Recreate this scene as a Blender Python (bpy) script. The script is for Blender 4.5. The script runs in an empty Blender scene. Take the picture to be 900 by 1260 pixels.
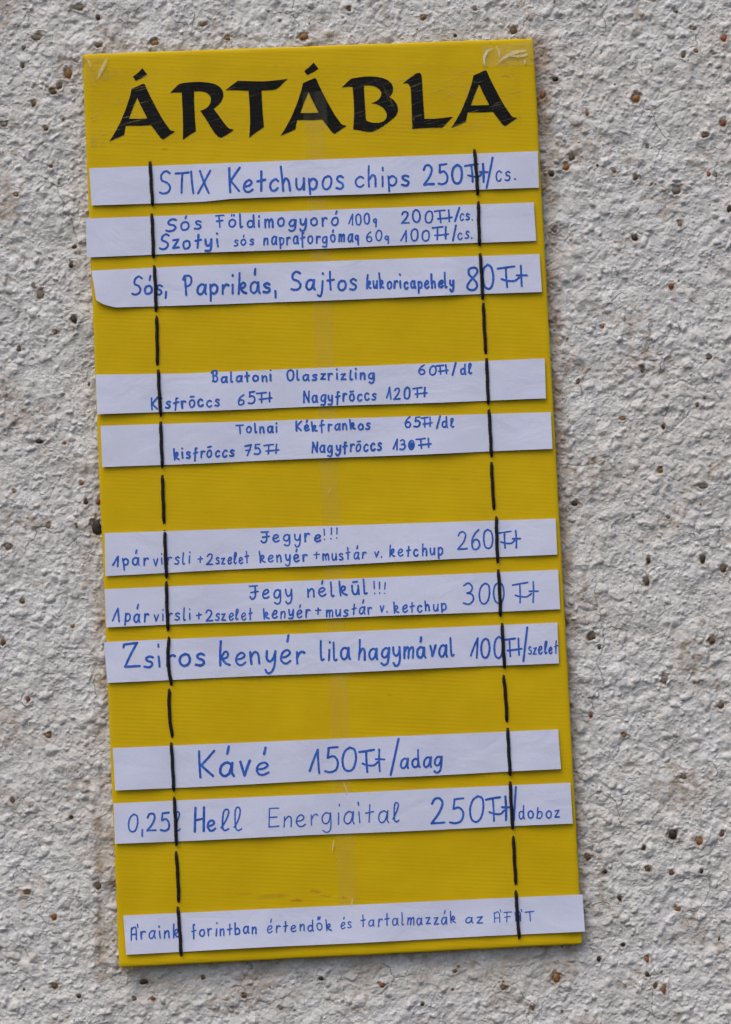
import bpy, bmesh, math, random
import numpy as np
from mathutils import Vector
from mathutils.geometry import tessellate_polygon

R = math.radians
random.seed(11)
rng = np.random.default_rng(11)
SC = bpy.context.scene
COL = SC.collection

# ------------------------------------------------------------------ camera, light, exposure
S = 0.00054            # metres per measured unit on the wall (whole view 0.49 x 0.68 m)
D = 1.8                # camera distance from the wall
cam_d = bpy.data.cameras.new('camera')
cam = bpy.data.objects.new('camera', cam_d); COL.objects.link(cam)
cam.location = (0, -D, 0); cam.rotation_euler = (R(90), 0, 0)
cam_d.sensor_fit = 'VERTICAL'; cam_d.sensor_height = 24
cam_d.lens = 24 * D / (1260 * S)
cam_d.clip_start = 0.05; cam_d.clip_end = 200
SC.camera = cam
SC.render.resolution_x = 731; SC.render.resolution_y = 1024

SUN_EL, SUN_AZ = 58.0, -32.0        # azimuth measured from straight in front of the wall, negative = left
w = bpy.data.worlds.new('World'); SC.world = w; w.use_nodes = True
nt = w.node_tree; nt.nodes.clear()
sky = nt.nodes.new('ShaderNodeTexSky'); sky.sky_type = 'NISHITA'; sky.sun_disc = False
sky.sun_elevation = R(SUN_EL); sky.air_density = 1.0; sky.dust_density = 4.0; sky.ozone_density = 1.0
bg = nt.nodes.new('ShaderNodeBackground'); bg.inputs[1].default_value = 0.112
wo = nt.nodes.new('ShaderNodeOutputWorld')
nt.links.new(sky.outputs[0], bg.inputs[0]); nt.links.new(bg.outputs[0], wo.inputs[0])
sun_d = bpy.data.lights.new('sun', 'SUN'); sun_d.energy = 0.80; sun_d.angle = R(38); sun_d.color = (1.0, 0.95, 0.88)
sun = bpy.data.objects.new('sun', sun_d); COL.objects.link(sun)
az = R(SUN_AZ)
sdir = Vector((math.sin(az) * math.cos(R(SUN_EL)), -math.cos(az) * math.cos(R(SUN_EL)), math.sin(R(SUN_EL))))
sun.rotation_euler = sdir.to_track_quat('Z', 'Y').to_euler(); sun.location = sdir * 3
sky.sun_rotation = math.atan2(sdir.x, sdir.y)
vs = SC.view_settings
vs.view_transform = 'Standard'; vs.look = 'None'; vs.exposure = 0.36; vs.gamma = 1; vs.use_curve_mapping = False


# ------------------------------------------------------------------ helpers
def W(px, py, d=0.0):
    k = S * (D - d) / D
    return ((px - 450) * k, -d, (630 - py) * k)

def tagged(o, label=None, cat=None, group=None, kind=None):
    if label: o['label'] = label
    if cat: o['category'] = cat
    if group: o['group'] = group
    if kind: o['kind'] = kind
    return o

def mesh_obj(name, verts, faces, m, parent=None, smooth=False):
    me = bpy.data.meshes.new(name); me.from_pydata(verts, [], faces); me.update()
    me.materials.append(m)
    if smooth: me.polygons.foreach_set('use_smooth', [True] * len(me.polygons))
    o = bpy.data.objects.new(name, me); COL.objects.link(o)
    if parent: place_under(o, parent)
    return o

def place_under(o, parent):
    o.parent = parent
    o.location = Vector(o.location) - Vector(parent.location)

def empty(name, loc):
    o = bpy.data.objects.new(name, None); COL.objects.link(o); o.location = loc
    o.empty_display_size = 0.02
    return o

class N:
    """small node-building helper"""
    def __init__(s, name):
        s.m = bpy.data.materials.new(name); s.m.use_nodes = True
        s.t = s.m.node_tree; s.b = s.t.nodes['Principled BSDF']; s.out = s.t.nodes['Material Output']
        s.geo = None
    def n(s, typ, **kw):
        nd = s.t.nodes.new(typ)
        for k, v in kw.items(): setattr(nd, k, v)
        return nd
    def l(s, a, b): s.t.links.new(a, b)
    def pos(s, scale=(1, 1, 1), rot=(0, 0, 0), loc=(0, 0, 0)):
        if not s.geo: s.geo = s.n('ShaderNodeNewGeometry')
        mp = s.n('ShaderNodeMapping'); s.l(s.geo.outputs['Position'], mp.inputs[0])
        mp.inputs['Location'].default_value = loc
        mp.inputs['Scale'].default_value = scale; mp.inputs['Rotation'].default_value = rot
        return mp.outputs[0]
    def noise(s, v, scale, detail=4, rough=.55, dist=0):
        nd = s.n('ShaderNodeTexNoise'); s.l(v, nd.inputs['Vector'])
        nd.inputs['Scale'].default_value = scale; nd.inputs['Detail'].default_value = detail
        nd.inputs['Roughness'].default_value = rough; nd.inputs['Distortion'].default_value = dist
        return nd.outputs[0]
    def ramp(s, f, stops):
        nd = s.n('ShaderNodeValToRGB'); s.l(f, nd.inputs[0])
        e = nd.color_ramp.elements
        while len(e) < len(stops): e.new(0.5)
        for i, (p, c) in enumerate(stops):
            e[i].position = p
            e[i].color = (c, c, c, 1) if isinstance(c, (int, float)) else (*c, 1)
        return nd.outputs[0]
    def mix(s, f, a, b, mode='MIX'):
        nd = s.n('ShaderNodeMix', data_type='RGBA', blend_type=mode)
        for sock, v in ((nd.inputs[0], f), (nd.inputs[6], a), (nd.inputs[7], b)):
            if isinstance(v, (int, float)): sock.default_value = v
            elif isinstance(v, tuple): sock.default_value = (*v, 1)
            else: s.l(v, sock)
        return nd.outputs[2]
    def math(s, op, a, b=0.0, clamp=False):
        nd = s.n('ShaderNodeMath', operation=op, use_clamp=clamp)
        for sock, v in ((nd.inputs[0], a), (nd.inputs[1], b)):
            if isinstance(v, (int, float)): sock.default_value = v
            else: s.l(v, sock)
        return nd.outputs[0]
    def bump(s, h, dist, strength=1.0, prev=None):
        nd = s.n('ShaderNodeBump'); s.l(h, nd.inputs['Height'])
        nd.inputs['Distance'].default_value = dist; nd.inputs['Strength'].default_value = strength
        if prev is not None: s.l(prev, nd.inputs['Normal'])
        return nd.outputs[0]
    def dab(s, cx, cy, rx, ry, ang=0.0, soft=1.0):
        """ragged elliptical stain at a spot of the board; 1 in the middle, 0 outside"""
        x, y, z = W(cx, cy, 0.0084)
        mp = s.n('ShaderNodeMapping', vector_type='TEXTURE'); s.l(s.warped, mp.inputs[0])
        mp.inputs['Location'].default_value = (x, -0.0084, z)
        mp.inputs['Rotation'].default_value = (0, R(ang), 0)
        mp.inputs['Scale'].default_value = (rx * S, 1.0, ry * S)
        ln = s.n('ShaderNodeVectorMath', operation='LENGTH'); s.l(mp.outputs[0], ln.inputs[0])
        return s.math('SUBTRACT', 1.0, ln.outputs['Value'], clamp=True)

# ------------------------------------------------------------------ materials
def m_wall():
    k = N('painted_roughcast'); p = k.pos()
    base = k.ramp(k.noise(p, 45, 6, .65), [(.3, (.58, .565, .54)), (.5, (.715, .71, .695)), (.72, (.77, .77, .765))])
    fine = k.ramp(k.noise(p, 520, 5, .7), [(.30, .66), (.47, 1.0)])
    base = k.mix(.6, base, fine, 'MULTIPLY')
    warm = k.ramp(k.noise(p, 9, 5, .6), [(.45, 0.0), (.68, 1.0)])
    base = k.mix(k.math('MULTIPLY', warm, .30), base, (.62, .56, .48))
    tan = k.ramp(k.noise(p, 150, 5, .7, .4), [(.60, 0.0), (.72, 1.0)])
    tan = k.math('MULTIPLY', tan, k.ramp(k.noise(p, 28, 3), [(.45, .1), (.62, 1.0)]))
    base = k.mix(k.math('MULTIPLY', tan, .40), base, (.42, .34, .25))
    # speckles of sand showing through, and dark dots painted as the shade in pinholes
    vo = k.n('ShaderNodeTexVoronoi', feature='F1'); k.l(p, vo.inputs['Vector']); vo.inputs['Scale'].default_value = 260
    sp = k.ramp(vo.outputs['Distance'], [(.12, 1.0), (.26, 0.0)])
    pick = k.ramp(k.noise(p, 75, 4), [(.60, 0.0), (.66, 1.0)])
    spk = k.math('MULTIPLY', sp, pick)
    base = k.mix(k.math('MULTIPLY', spk, .8), base, k.ramp(k.noise(p, 60, 2), [(.40, (.05, .045, .04)), (.55, (.16, .12, .085)), (.68, (.24, .13, .07))]))
    # hairline cracks
    pw = k.n('ShaderNodeVectorMath', operation='ADD'); k.l(p, pw.inputs[0])
    nz = k.n('ShaderNodeTexNoise'); k.l(p, nz.inputs['Vector']); nz.inputs['Scale'].default_value = 60; nz.inputs['Detail'].default_value = 4
    sc = k.n('ShaderNodeVectorMath', operation='SCALE'); k.l(nz.outputs['Color'], sc.inputs[0]); sc.inputs['Scale'].default_value = .022
    k.l(sc.outputs[0], pw.inputs[1])
    cr = k.n('ShaderNodeTexVoronoi', feature='DISTANCE_TO_EDGE'); k.l(pw.outputs[0], cr.inputs['Vector']); cr.inputs['Scale'].default_value = 24
    crk = k.ramp(cr.outputs['Distance'], [(.0, 1.0), (.016, 0.0)])
    crk = k.math('MULTIPLY', crk, k.ramp(k.noise(p, 22, 2), [(.52, 0.0), (.60, 1.0)]))
    base = k.mix(k.math('MULTIPLY', crk, .55), base, (.16, .13, .11))
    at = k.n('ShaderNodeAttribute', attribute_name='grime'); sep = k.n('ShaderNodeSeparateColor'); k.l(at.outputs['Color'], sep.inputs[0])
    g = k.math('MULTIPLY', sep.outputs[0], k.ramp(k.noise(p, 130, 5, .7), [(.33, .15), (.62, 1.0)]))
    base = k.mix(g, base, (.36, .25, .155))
    halo = k.math('MULTIPLY', sep.outputs[2], k.ramp(k.noise(p, 300, 5, .7), [(.36, .0), (.58, 1.0)]))
    base = k.mix(k.math('MULTIPLY', halo, .75), base, (.40, .29, .18))
    base = k.mix(k.math('MULTIPLY', sep.outputs[1], .9), base, (.19, .135, .09))     # bare sand in chipped pits
    k.l(base, k.b.inputs['Base Color']); k.b.inputs['Roughness'].default_value = .82
    k.b.inputs['Specular IOR Level'].default_value = .3
    b1 = k.bump(k.noise(p, 900, 5, .65), .00035, 1.0)
    gv = k.n('ShaderNodeTexVoronoi', feature='SMOOTH_F1'); k.l(pw.outputs[0], gv.inputs['Vector']); gv.inputs['Scale'].default_value = 640; gv.inputs['Smoothness'].default_value = .25
    gp = k.ramp(k.noise(p, 70, 4, .6), [(.40, .2), (.62, 1.0)])
    b1 = k.bump(k.math('MULTIPLY', k.math('SUBTRACT', 1.0, gv.outputs['Distance']), gp), .0004, 1.0, b1)
    b2 = k.bump(k.noise(p, 320, 5, .7), .0008, 1.0, b1)
    b3 = k.bump(k.math('SUBTRACT', 1.0, crk), .0004, 1.0, b2)
    k.l(b3, k.b.inputs['Normal'])
    return k.m

def m_board():
    k = N('yellow_card'); p = k.pos()
    k.warped = None
    nz = k.n('ShaderNodeTexNoise'); k.l(p, nz.inputs['Vector']); nz.inputs['Scale'].default_value = 420; nz.inputs['Detail'].default_value = 3
    sb = k.n('ShaderNodeVectorMath', operation='SUBTRACT'); k.l(nz.outputs['Color'], sb.inputs[0]); sb.inputs[1].default_value = (.5, .5, .5)
    sc = k.n('ShaderNodeVectorMath', operation='SCALE'); k.l(sb.outputs[0], sc.inputs[0]); sc.inputs['Scale'].default_value = .0035
    ad = k.n('ShaderNodeVectorMath', operation='ADD'); k.l(p, ad.inputs[0]); k.l(sc.outputs[0], ad.inputs[1])
    k.warped = ad.outputs[0]
    base = k.ramp(k.noise(p, 30, 5, .6), [(.3, (.63, .425, .003)), (.7, (.70, .480, .004))])
    rub = k.ramp(k.noise(k.pos((1, 1, 5), (0, R(2.5), 0)), 70, 6, .7), [(.56, 0.0), (.75, 1.0)])
    base = k.mix(k.math('MULTIPLY', rub, .10), base, (.62, .42, .03))
    stains = [(336, 1103, 26, 4, -3, .5), (365, 1108, 10, 2.2, -5, .9), (388, 1097, 8, 1.6, 3, .8), (401, 1103, 9, 1.2, 3, .8), (423, 1104, 3, 1.6, 0, .9),
              (622, 94, 6, 1.6, 4, .8), (603, 53, 3, 2, 0, .5), (644, 47, 6, 2.5, 5, .7), (205, 300, 6, 2, 10, .3), (256, 930, 6, 2, 8, .3),
              (655, 74, 5, 2, 25, .7), (103, 76, 4, 8, 0, .8), (120, 76, 8, 3, -10, .4), (203, 184, 5, 2.5, 0, .5), (300, 1100, 14, 2, -4, .35),
              (175, 1160, 9, 4, 0, .2), (480, 855, 5, 1.6, 8, .3), (300, 420, 8, 2, 8, .25), (560, 590, 9, 2, 8, .2), (692, 1170, 14, 2.6, -4, .8)]
    for cx, cy, rx, ry, an, st in stains:
        msk = k.math('MULTIPLY', k.math('MULTIPLY', k.dab(cx, cy, rx, ry, an), 2.0, clamp=True), st * .5)
        base = k.mix(msk, base, (.22, .10, .03))
    k.l(base, k.b.inputs['Base Color'])
    k.b.inputs['Roughness'].default_value = .6; k.b.inputs['Specular IOR Level'].default_value = .12
    # corrugation telegraphing through the liner, pitch about 2.6 mm
    wv = k.n('ShaderNodeTexWave', wave_type='BANDS', bands_direction='Z', wave_profile='SIN')
    k.l(k.pos((1, 1, 1), (0, R(-2.45), 0)), wv.inputs['Vector'])
    wv.inputs['Scale'].default_value = 120; wv.inputs['Distortion'].default_value = .12; wv.inputs['Detail'].default_value = 1; wv.inputs['Detail Scale'].default_value = .6
    amp = k.ramp(k.noise(k.pos((.6, 1, 3)), 16, 2), [(.35, .25), (.65, 1.0)])
    b1 = k.bump(k.math('MULTIPLY', wv.outputs['Fac'], amp), .000040, 1.0)
    b2 = k.bump(k.noise(p, 900, 3), .00004, 1.0, b1)
    b3 = k.bump(k.noise(k.pos((1, 1, 1.6)), 22, 2), .0008, .6, b2)
    k.l(b3, k.b.inputs['Normal'])
    return k.m

def m_plain(name, col, rough=.6, var=.15, nscale=200, bump=0, spec=.4):
    k = N(name); p = k.pos()
    lo = tuple(c * (1 - var) for c in col); hi = tuple(min(1, c * (1 + var)) for c in col)
    k.l(k.ramp(k.noise(p, nscale, 5, .6), [(.35, lo), (.65, hi)]), k.b.inputs['Base Color'])
    k.b.inputs['Roughness'].default_value = rough; k.b.inputs['Specular IOR Level'].default_value = spec
    if bump: k.l(k.bump(k.noise(p, nscale * 2, 4), bump), k.b.inputs['Normal'])
    return k.m

def m_paper():
    k = N('white_copy_paper'); p = k.pos()
    c = k.ramp(k.noise(p, 14, 4, .6), [(.3, (.65, .69, .88)), (.7, (.72, .76, .95))])
    c = k.mix(k.math('MULTIPLY', k.ramp(k.noise(p, 700, 3), [(.35, 1.0), (.6, 0.0)]), .10), c, (.5, .5, .6))
    sm = k.ramp(k.noise(p, 32, 5, .65, .6), [(.60, 0.0), (.78, 1.0)])
    c = k.mix(k.math('MULTIPLY', sm, .25), c, (.55, .52, .53))
    k.l(c, k.b.inputs['Base Color']); k.b.inputs['Roughness'].default_value = .6; k.b.inputs['Specular IOR Level'].default_value = .3
    b = k.bump(k.noise(p, 1100, 3), .00003)
    b = k.bump(k.noise(k.pos((1, 1, 1.4), (0, R(25), 0)), 30, 4, .5, .8), .0013, .6, b)
    k.l(b, k.b.inputs['Normal'])
    return k.m

def m_ink():
    k = N('blue_felt_pen_ink'); p = k.pos()
    c = k.ramp(k.noise(p, 240, 4, .6), [(.3, (.020, .085, .42)), (.55, (.032, .13, .56)), (.75, (.07, .20, .68))])
    k.l(c, k.b.inputs['Base Color']); k.b.inputs['Roughness'].default_value = .6; k.b.inputs['Specular IOR Level'].default_value = .25
    return k.m

def m_black_print():
    k = N('black_sticker_foil'); p = k.pos()
    c = k.ramp(k.noise(p, 60, 4), [(.35, (.004, .004, .005)), (.7, (.008, .008, .010))])
    k.l(c, k.b.inputs['Base Color']); k.b.inputs['Roughness'].default_value = .5; k.b.inputs['Specular IOR Level'].default_value = .12
    wv = k.n('ShaderNodeTexWave', wave_type='BANDS', bands_direction='Z'); k.l(k.pos((1, 1, 1), (0, R(-2.45), 0)), wv.inputs['Vector'])
    wv.inputs['Scale'].default_value = 120; wv.inputs['Distortion'].default_value = .6
    k.l(k.bump(wv.outputs['Fac'], .00004), k.b.inputs['Normal'])
    return k.m

def m_tape(name, film, scratch=0.0, tint=(.75, .72, .55), crumple=0.0):
    k = N(name); p = k.pos()
    tr = k.n('ShaderNodeBsdfTransparent'); tr.inputs[0].default_value = (.985, .98, .96, 1)
    k.b.inputs['Base Color'].default_value = (*tint, 1)
    k.b.inputs['Roughness'].default_value = .28
    k.b.inputs['Specular IOR Level'].default_value = .6
    f = k.math('MULTIPLY', k.ramp(k.noise(k.pos((3.5, 1, .5)), 60, 4, .6), [(.3, .35), (.7, 1.0)]), film)
    if scratch:
        def streak(rot, scl, ns, dist):
            q = k.pos((1, 1, 1), (0, R(rot), 0)); mp = k.n('ShaderNodeMapping'); k.l(q, mp.inputs[0]); mp.inputs['Scale'].default_value = scl
            return k.noise(mp.outputs[0], ns, 4, .7, dist)
        a = streak(16, (.35, 1, 8), 120, .5)
        b = k.math('MINIMUM', streak(-72, (.3, 1, 7), 110, .8), streak(40, (1, 1, 1), 30, 0))
        side = k.ramp(k.noise(p, 10, 2), [(.42, .15), (.58, 1.0)])
        sa = k.ramp(a, [(.585, 0.0), (.66, 1.0)]); sb2 = k.ramp(b, [(.56, 0.0), (.62, .8)])
        f = k.math('ADD', f, k.math('MULTIPLY', k.math('MULTIPLY', k.math('MAXIMUM', sa, sb2), side), scratch), clamp=True)
    mx = k.n('ShaderNodeMixShader'); k.l(f, mx.inputs[0]); k.l(tr.outputs[0], mx.inputs[1]); k.l(k.b.outputs[0], mx.inputs[2])
    k.l(mx.outputs[0], k.out.inputs[0])
    if crumple: k.l(k.bump(k.noise(p, 160, 4, .6, 1.0), crumple), k.b.inputs['Normal'])
    return k.m

def m_cord():
    k = N('black_elastic_cord')
    k.b.inputs['Base Color'].default_value = (.012, .010, .012, 1)
    k.b.inputs['Roughness'].default_value = .75; k.b.inputs['Specular IOR Level'].default_value = .3
    wv = k.n('ShaderNodeTexWave', wave_type='BANDS', bands_direction='DIAGONAL'); k.l(k.pos(), wv.inputs['Vector'])
    wv.inputs['Scale'].default_value = 330; wv.inputs['Distortion'].default_value = 1.5
    k.l(k.bump(wv.outputs['Fac'], .00025), k.b.inputs['Normal'])
    return k.m

M_WALL, M_BOARD, M_PAPER, M_INK, M_PRINT, M_CORD = m_wall(), m_board(), m_paper(), m_ink(), m_black_print(), m_cord()
M_TAPE = m_tape('clear_tape_aged', .05)
M_TAPE_T = m_tape('clear_tape_scratched', .006, .38, (.50, .43, .20))
M_TAPE_C = m_tape('clear_tape_crumpled', .15, 0, (.80, .74, .45), .0016)
M_CREASE = m_tape('tape_crease', .85, 0, (.86, .80, .52), .0008)
M_HOLE = m_plain('torn_card_hole_shade', (.05, .025, .012), .9, .4)  # torn card brown, with the shade inside the hole put into the colour
M_PEB = [m_plain('ochre_sandstone', (.27, .135, .05), .7, .4, 350, .0003), m_plain('brown_pebble_stone', (.13, .085, .05), .7, .4, 350, .0003),
         m_plain('dark_pebble_stone', (.035, .030, .026), .6, .4, 350, .0003), m_plain('grey_pebble_stone', (.19, .17, .145), .75, .35, 350, .0003),
         m_plain('brick_chip', (.26, .085, .04), .8, .35, 350, .0003)]

# ------------------------------------------------------------------ the rendered wall
def axis(lo, hi, step, far):
    a = list(np.arange(lo, hi, step)); s = step
    r = [a[-1]]; l = [a[0]]
    while r[-1] < far: s *= 1.12; r.append(r[-1] + s)
    s = step
    while l[-1] > -far: s *= 1.12; l.append(l[-1] - s)
    return np.array(l[::-1][:-1] + a + r[1:])

def vnoise(X, Z, cell, seed, ax=1.0, az=1.0):
    """smooth gradient noise of the given cell size (m)"""
    g = np.random.default_rng(seed); n = 256
    ang = g.random((n, n)) * 2 * np.pi; gx, gz = np.cos(ang), np.sin(ang)
    u = X / (cell * ax) + 1000.37; v = Z / (cell * az) + 1000.71
    i = np.floor(u).astype(int); j = np.floor(v).astype(int); fu = u - i; fv = v - j
    def c(di, dj):
        a = (i + di) % n; b = (j + dj) % n
        return gx[a, b] * (fu - di) + gz[a, b] * (fv - dj)
    su = fu ** 3 * (fu * (fu * 6 - 15) + 10); sv = fv ** 3 * (fv * (fv * 6 - 15) + 10)
    a = c(0, 0) * (1 - su) + c(1, 0) * su; b = c(0, 1) * (1 - su) + c(1, 1) * su
    return (a * (1 - sv) + b * sv) * 1.5

PEBS = [  # px, py, rx, ry, kind (0 ochre 1 brown 2 dark 3 grey 4 brick)
 (30,59,2.5,2.5,1),(84,91,4.5,6.5,0),(66,113,5,4,1),(73,107,4,4,1),(42,128,3.6,4.2,1),(28,81,3,4,1),(78,147,2,2,1),(57,158,4,3,1),(98,9,6,4,3),(121,22,3,3.6,2),
 (121,56,5,4,1),(190,53,6,4,0),(46,46,7,4,3),(5,153,5,3,3),(783,121,6,5.5,0),(832,13,3,3,3),(853,35,4,2.6,3),(891,48,4,5,4),(841,68,3.5,4,1),(857,64,3.5,2.5,4),
 (878,66,4,2.5,3),(683,97,4.5,3.2,2),(668,118,3.6,5,4),(703,193,4,5,1),(697,205,5,4,0),(678,214,4,3.4,2),(722,139,2.6,4,0),(755,210,4,3,3),(782,218,3,5,1),
 (802,227,2.2,2.2,4),(872,215,2.6,4,4),(881,216,2.6,3,3),(890,152,3.2,5,4),(867,167,5,3,1),(897,257,3.6,5,2),(832,234,6.5,5,3),(781,293,4,4,2),(837,275,3,4,3),
 (684,283,3.5,3.5,3),(797,181,2.6,2.6,3),(735,203,2,2,2),(92,394,4,5,2),(88,327,4,3,2),(92,304,3.6,3,2),(42,352,2.4,4,3),(49,543,4.5,3.4,2),(101,594,3.6,3.2,0),
 (106,618,3,4,2),(121,618,3.2,4.4,4),(119.5,650,7,10.5,2),(95,648,2,3,1),(60,647,3,4,3),(10,673,4,5,3),(17,605,3,3,0),(68,409,3,3,0),(110,473,2.2,2.6,2),
 (50,362,5,6,3),(860,1035,4.2,5.6,0),(826,1073,3.4,4.2,1),(797,1069,3.6,4,1),(834,1118,4.4,3.6,0),(724,1055,4,4,1),(745,1072,3,3,2),(792,1043,3.2,4,2),
 (889,1025,3,5,1),(767,1162,3,3,2),(737,1180,3,3.6,2),(685,1203,5,6,0),(817,1217,3.4,7,0),(807,1212,2.6,4,1),(797,1199,3,3.4,2),(816,1198,1.8,1.8,2),
 (885,1156,2,2,2),(797,1181,3,4,4),(762,1105,2.6,4,2),(863,1072,2.4,3,2),(828,1027,6,6.5,2),(33,1098,5,3,1),(67,1128,4,5,4),(68,1213,4.5,4,1),(121,1090,4,4,1),
 (177,1209,6,3,2),(188,1229,3.4,2.4,4),(30,1217,2.2,2.2,2),(97,1226,3,2.4,2),(166,1229,2.4,3,1),(767,515,3.6,2.4,0),(816,525,2.6,3.6,2),(813,579,3.8,3.6,0),
 (707,620,5,3.6,2),(823,636,2.6,2.6,0),(780,635,2.4,3,3),(798,690,2.8,4,2),(796,715,3.4,7,1),(865,689,3.2,6.5,2),(865,598,6,3.4,3),(728,784,5,4,1),
 (876,788,4,5,1),(738,797,2.6,3,2),(890,700,4,5,1),(35,860,3.2,3.6,4),(4,790,4,5,1),(888,868,4.5,5,1),(818,836,5,6,3),(60,905,4,3,0),(16,985,3,4,1),
 (88,1005,2.4,3,2),(768,905,3.4,3,0),(842,955,4.6,3.6,3),(727,880,2.6,3.4,4),(872,440,4,3,1),(742,402,3,3,0),(826,352,3.4,4.4,4),(712,470,2.6,3,1),
 (790,455,3,3.8,3),(858,498,2.4,3,1),(20,240,3.6,3,0),(62,205,2.4,3,1),(24,430,3,3,1),(80,545,2.2,3,4),(28,740,3.4,3,1),(90,770,2.6,3,0),(250,30,4,3,1),
 (330,14,3,2.4,3),(280,47,3.6,3,0),(374,45,6,5,0),(430,12,3,3,1),(520,22,4,3,0),(585,10,3,3,3),(632,38,5,5,1),(560,44,2.6,2.4,2),(300,1225,4,3,1),(395,1204,3,3,2),
 (470,1212,3.4,3,0),(560,1195,3,3,1),(620,1215,4,3,1),(250,1203,3,2.6,1),(345,1240,3,3,3),(520,1236,3,2.6,2),(655,1240,3,3,0),
]
STEP = .00050
xs = axis(-.262, .262, STEP, 1.6); zs = axis(-.36, .36, STEP, 1.6)
X, Z = np.meshgrid(xs, zs)
wx = X + .0012 * vnoise(X, Z, .007, 71) + .0004 * vnoise(X, Z, .002, 73); wz = Z + .0012 * vnoise(X, Z, .007, 72) + .0004 * vnoise(X, Z, .002, 74)
H = 1.0e-3 * vnoise(X, Z, .070, 1) + .9e-3 * vnoise(X, Z, .026, 2) + .55e-3 * vnoise(X, Z, .013, 12)
# lumps of thrown mortar: rounded domes, unioned, then brushed over with paint
dome = np.zeros_like(H)
def stamp(cx, cz, rx, rz, h, rot, target, power=.6):
    rr = max(rx, rz) * 1.05
    i0, i1 = np.searchsorted(xs, [cx - rr, cx + rr]); j0, j1 = np.searchsorted(zs, [cz - rr, cz + rr])
    if i1 <= i0 or j1 <= j0: return
    dx = wx[j0:j1, i0:i1] - cx; dz = wz[j0:j1, i0:i1] - cz
    c, s_ = math.cos(rot), math.sin(rot)
    q = ((dx * c + dz * s_) / rx) ** 2 + ((-dx * s_ + dz * c) / rz) ** 2
    v = h * np.clip(1 - q, 0, 1) ** power
    t = target[j0:j1, i0:i1]
    np.maximum(t, v, out=t)
for cnt, r0, r1, h0, h1, pw_ in ((26000, .0005, .0011, .0003, .0007, .55), (700, .005, .010, .0005, .0013, 1.3), (2600, .0022, .0050, .0007, .0019, .95), (16000, .0007, .0019, .0003, .0010, .8), (650, .0012, .0032, .0010, .0020, .45)):
    cx = rng.uniform(-.27, .27, cnt); cz = rng.uniform(-.37, .37, cnt)
    dens = vnoise(cx, cz, .05 if r1 > .0012 else .022, 91)
    for i in range(cnt):
        if r1 < .0012 and dens[i] < rng.uniform(-.5, .35): continue
        if dens[i] < -.42 and rng.random() < .7: continue
        r = rng.uniform(r0, r1) if rng.random() < .8 else r0
        stamp(cx[i], cz[i], r * rng.uniform(.7, 1.25), r * rng.uniform(.7, 1.3), rng.uniform(h0, h1), rng.uniform(0, 3.14), dome, pw_)
far_n = vnoise(X, Z, .012, 5) + .5 * vnoise(X, Z, .006, 6)
outside = np.clip((np.abs(X) - .262) / .02, 0, 1); outside = np.maximum(outside, np.clip((np.abs(Z) - .36) / .02, 0, 1))
H += dome * (1 - outside) + .001 * outside * (.6 + far_n)
H += 3.6e-4 * vnoise(X, Z, .0085, 3) + 3.2e-4 * vnoise(X, Z, .0042, 4) + 2.2e-4 * vnoise(X, Z, .0023, 9) + 1.6e-4 * vnoise(X, Z, .0013, 10)
H += .7e-3 * np.clip(vnoise(wx, wz, .0065, 43) * 1.5 - .1, 0, 1) ** 1.5
H -= .9e-3 * np.clip(vnoise(wx, wz, .0075, 41) * 1.6 - .75, 0, 1) + .8e-3 * np.clip(vnoise(wx, wz, .0036, 42) * 1.7 - .9, 0, 1)
H += 2.0e-4 * vnoise(wx, Z, .0030, 8, 1.0, 7.0)                         # downward brush strokes and runs
rg = 1 - np.abs(vnoise(wx, wz, .011, 21)) * 3.2; H += 2.5e-4 * np.clip(rg, 0, 1) ** 2   # torn ridges
rg = 1 - np.abs(vnoise(wx, wz, .016, 22)) * 7; H -= 6.0e-4 * np.clip(rg, 0, 1) * np.clip(vnoise(X, Z, .05, 23) * 3, 0, 1)
chip = np.zeros_like(H); halo = np.zeros_like(H)
peb_sites = []
for (px, py, rx, ry, kd) in PEBS:
    x, _, z = W(px, py)
    peb_sites.append((x, z, rx * S, ry * S, kd))
for _ in range(120):
    x, z = rng.uniform(-.25, .25), rng.uniform(-.345, .345)
    r = rng.uniform(.0004, .0009)
    peb_sites.append((x, z, r, r * rng.uniform(.7, 1.4), int(rng.choice([0, 1, 1, 2, 3, 4, 2]))))
def board_in(x, z, m):
    a = R(2.45); cxp, _, czp = W(409, 619)
    dx, dz = x - cxp, z - czp
    u = dx * math.cos(a) + dz * math.sin(a); v = -dx * math.sin(a) + dz * math.cos(a)
    return abs(u) < 278 * S - m and abs(v) < 557 * S - m
def site_window(x, z, r):
    i0, i1 = np.searchsorted(xs, [x - r, x + r]); j0, j1 = np.searchsorted(zs, [z - r, z + r]); return j0, j1, i0, i1
site_h = []
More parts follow.
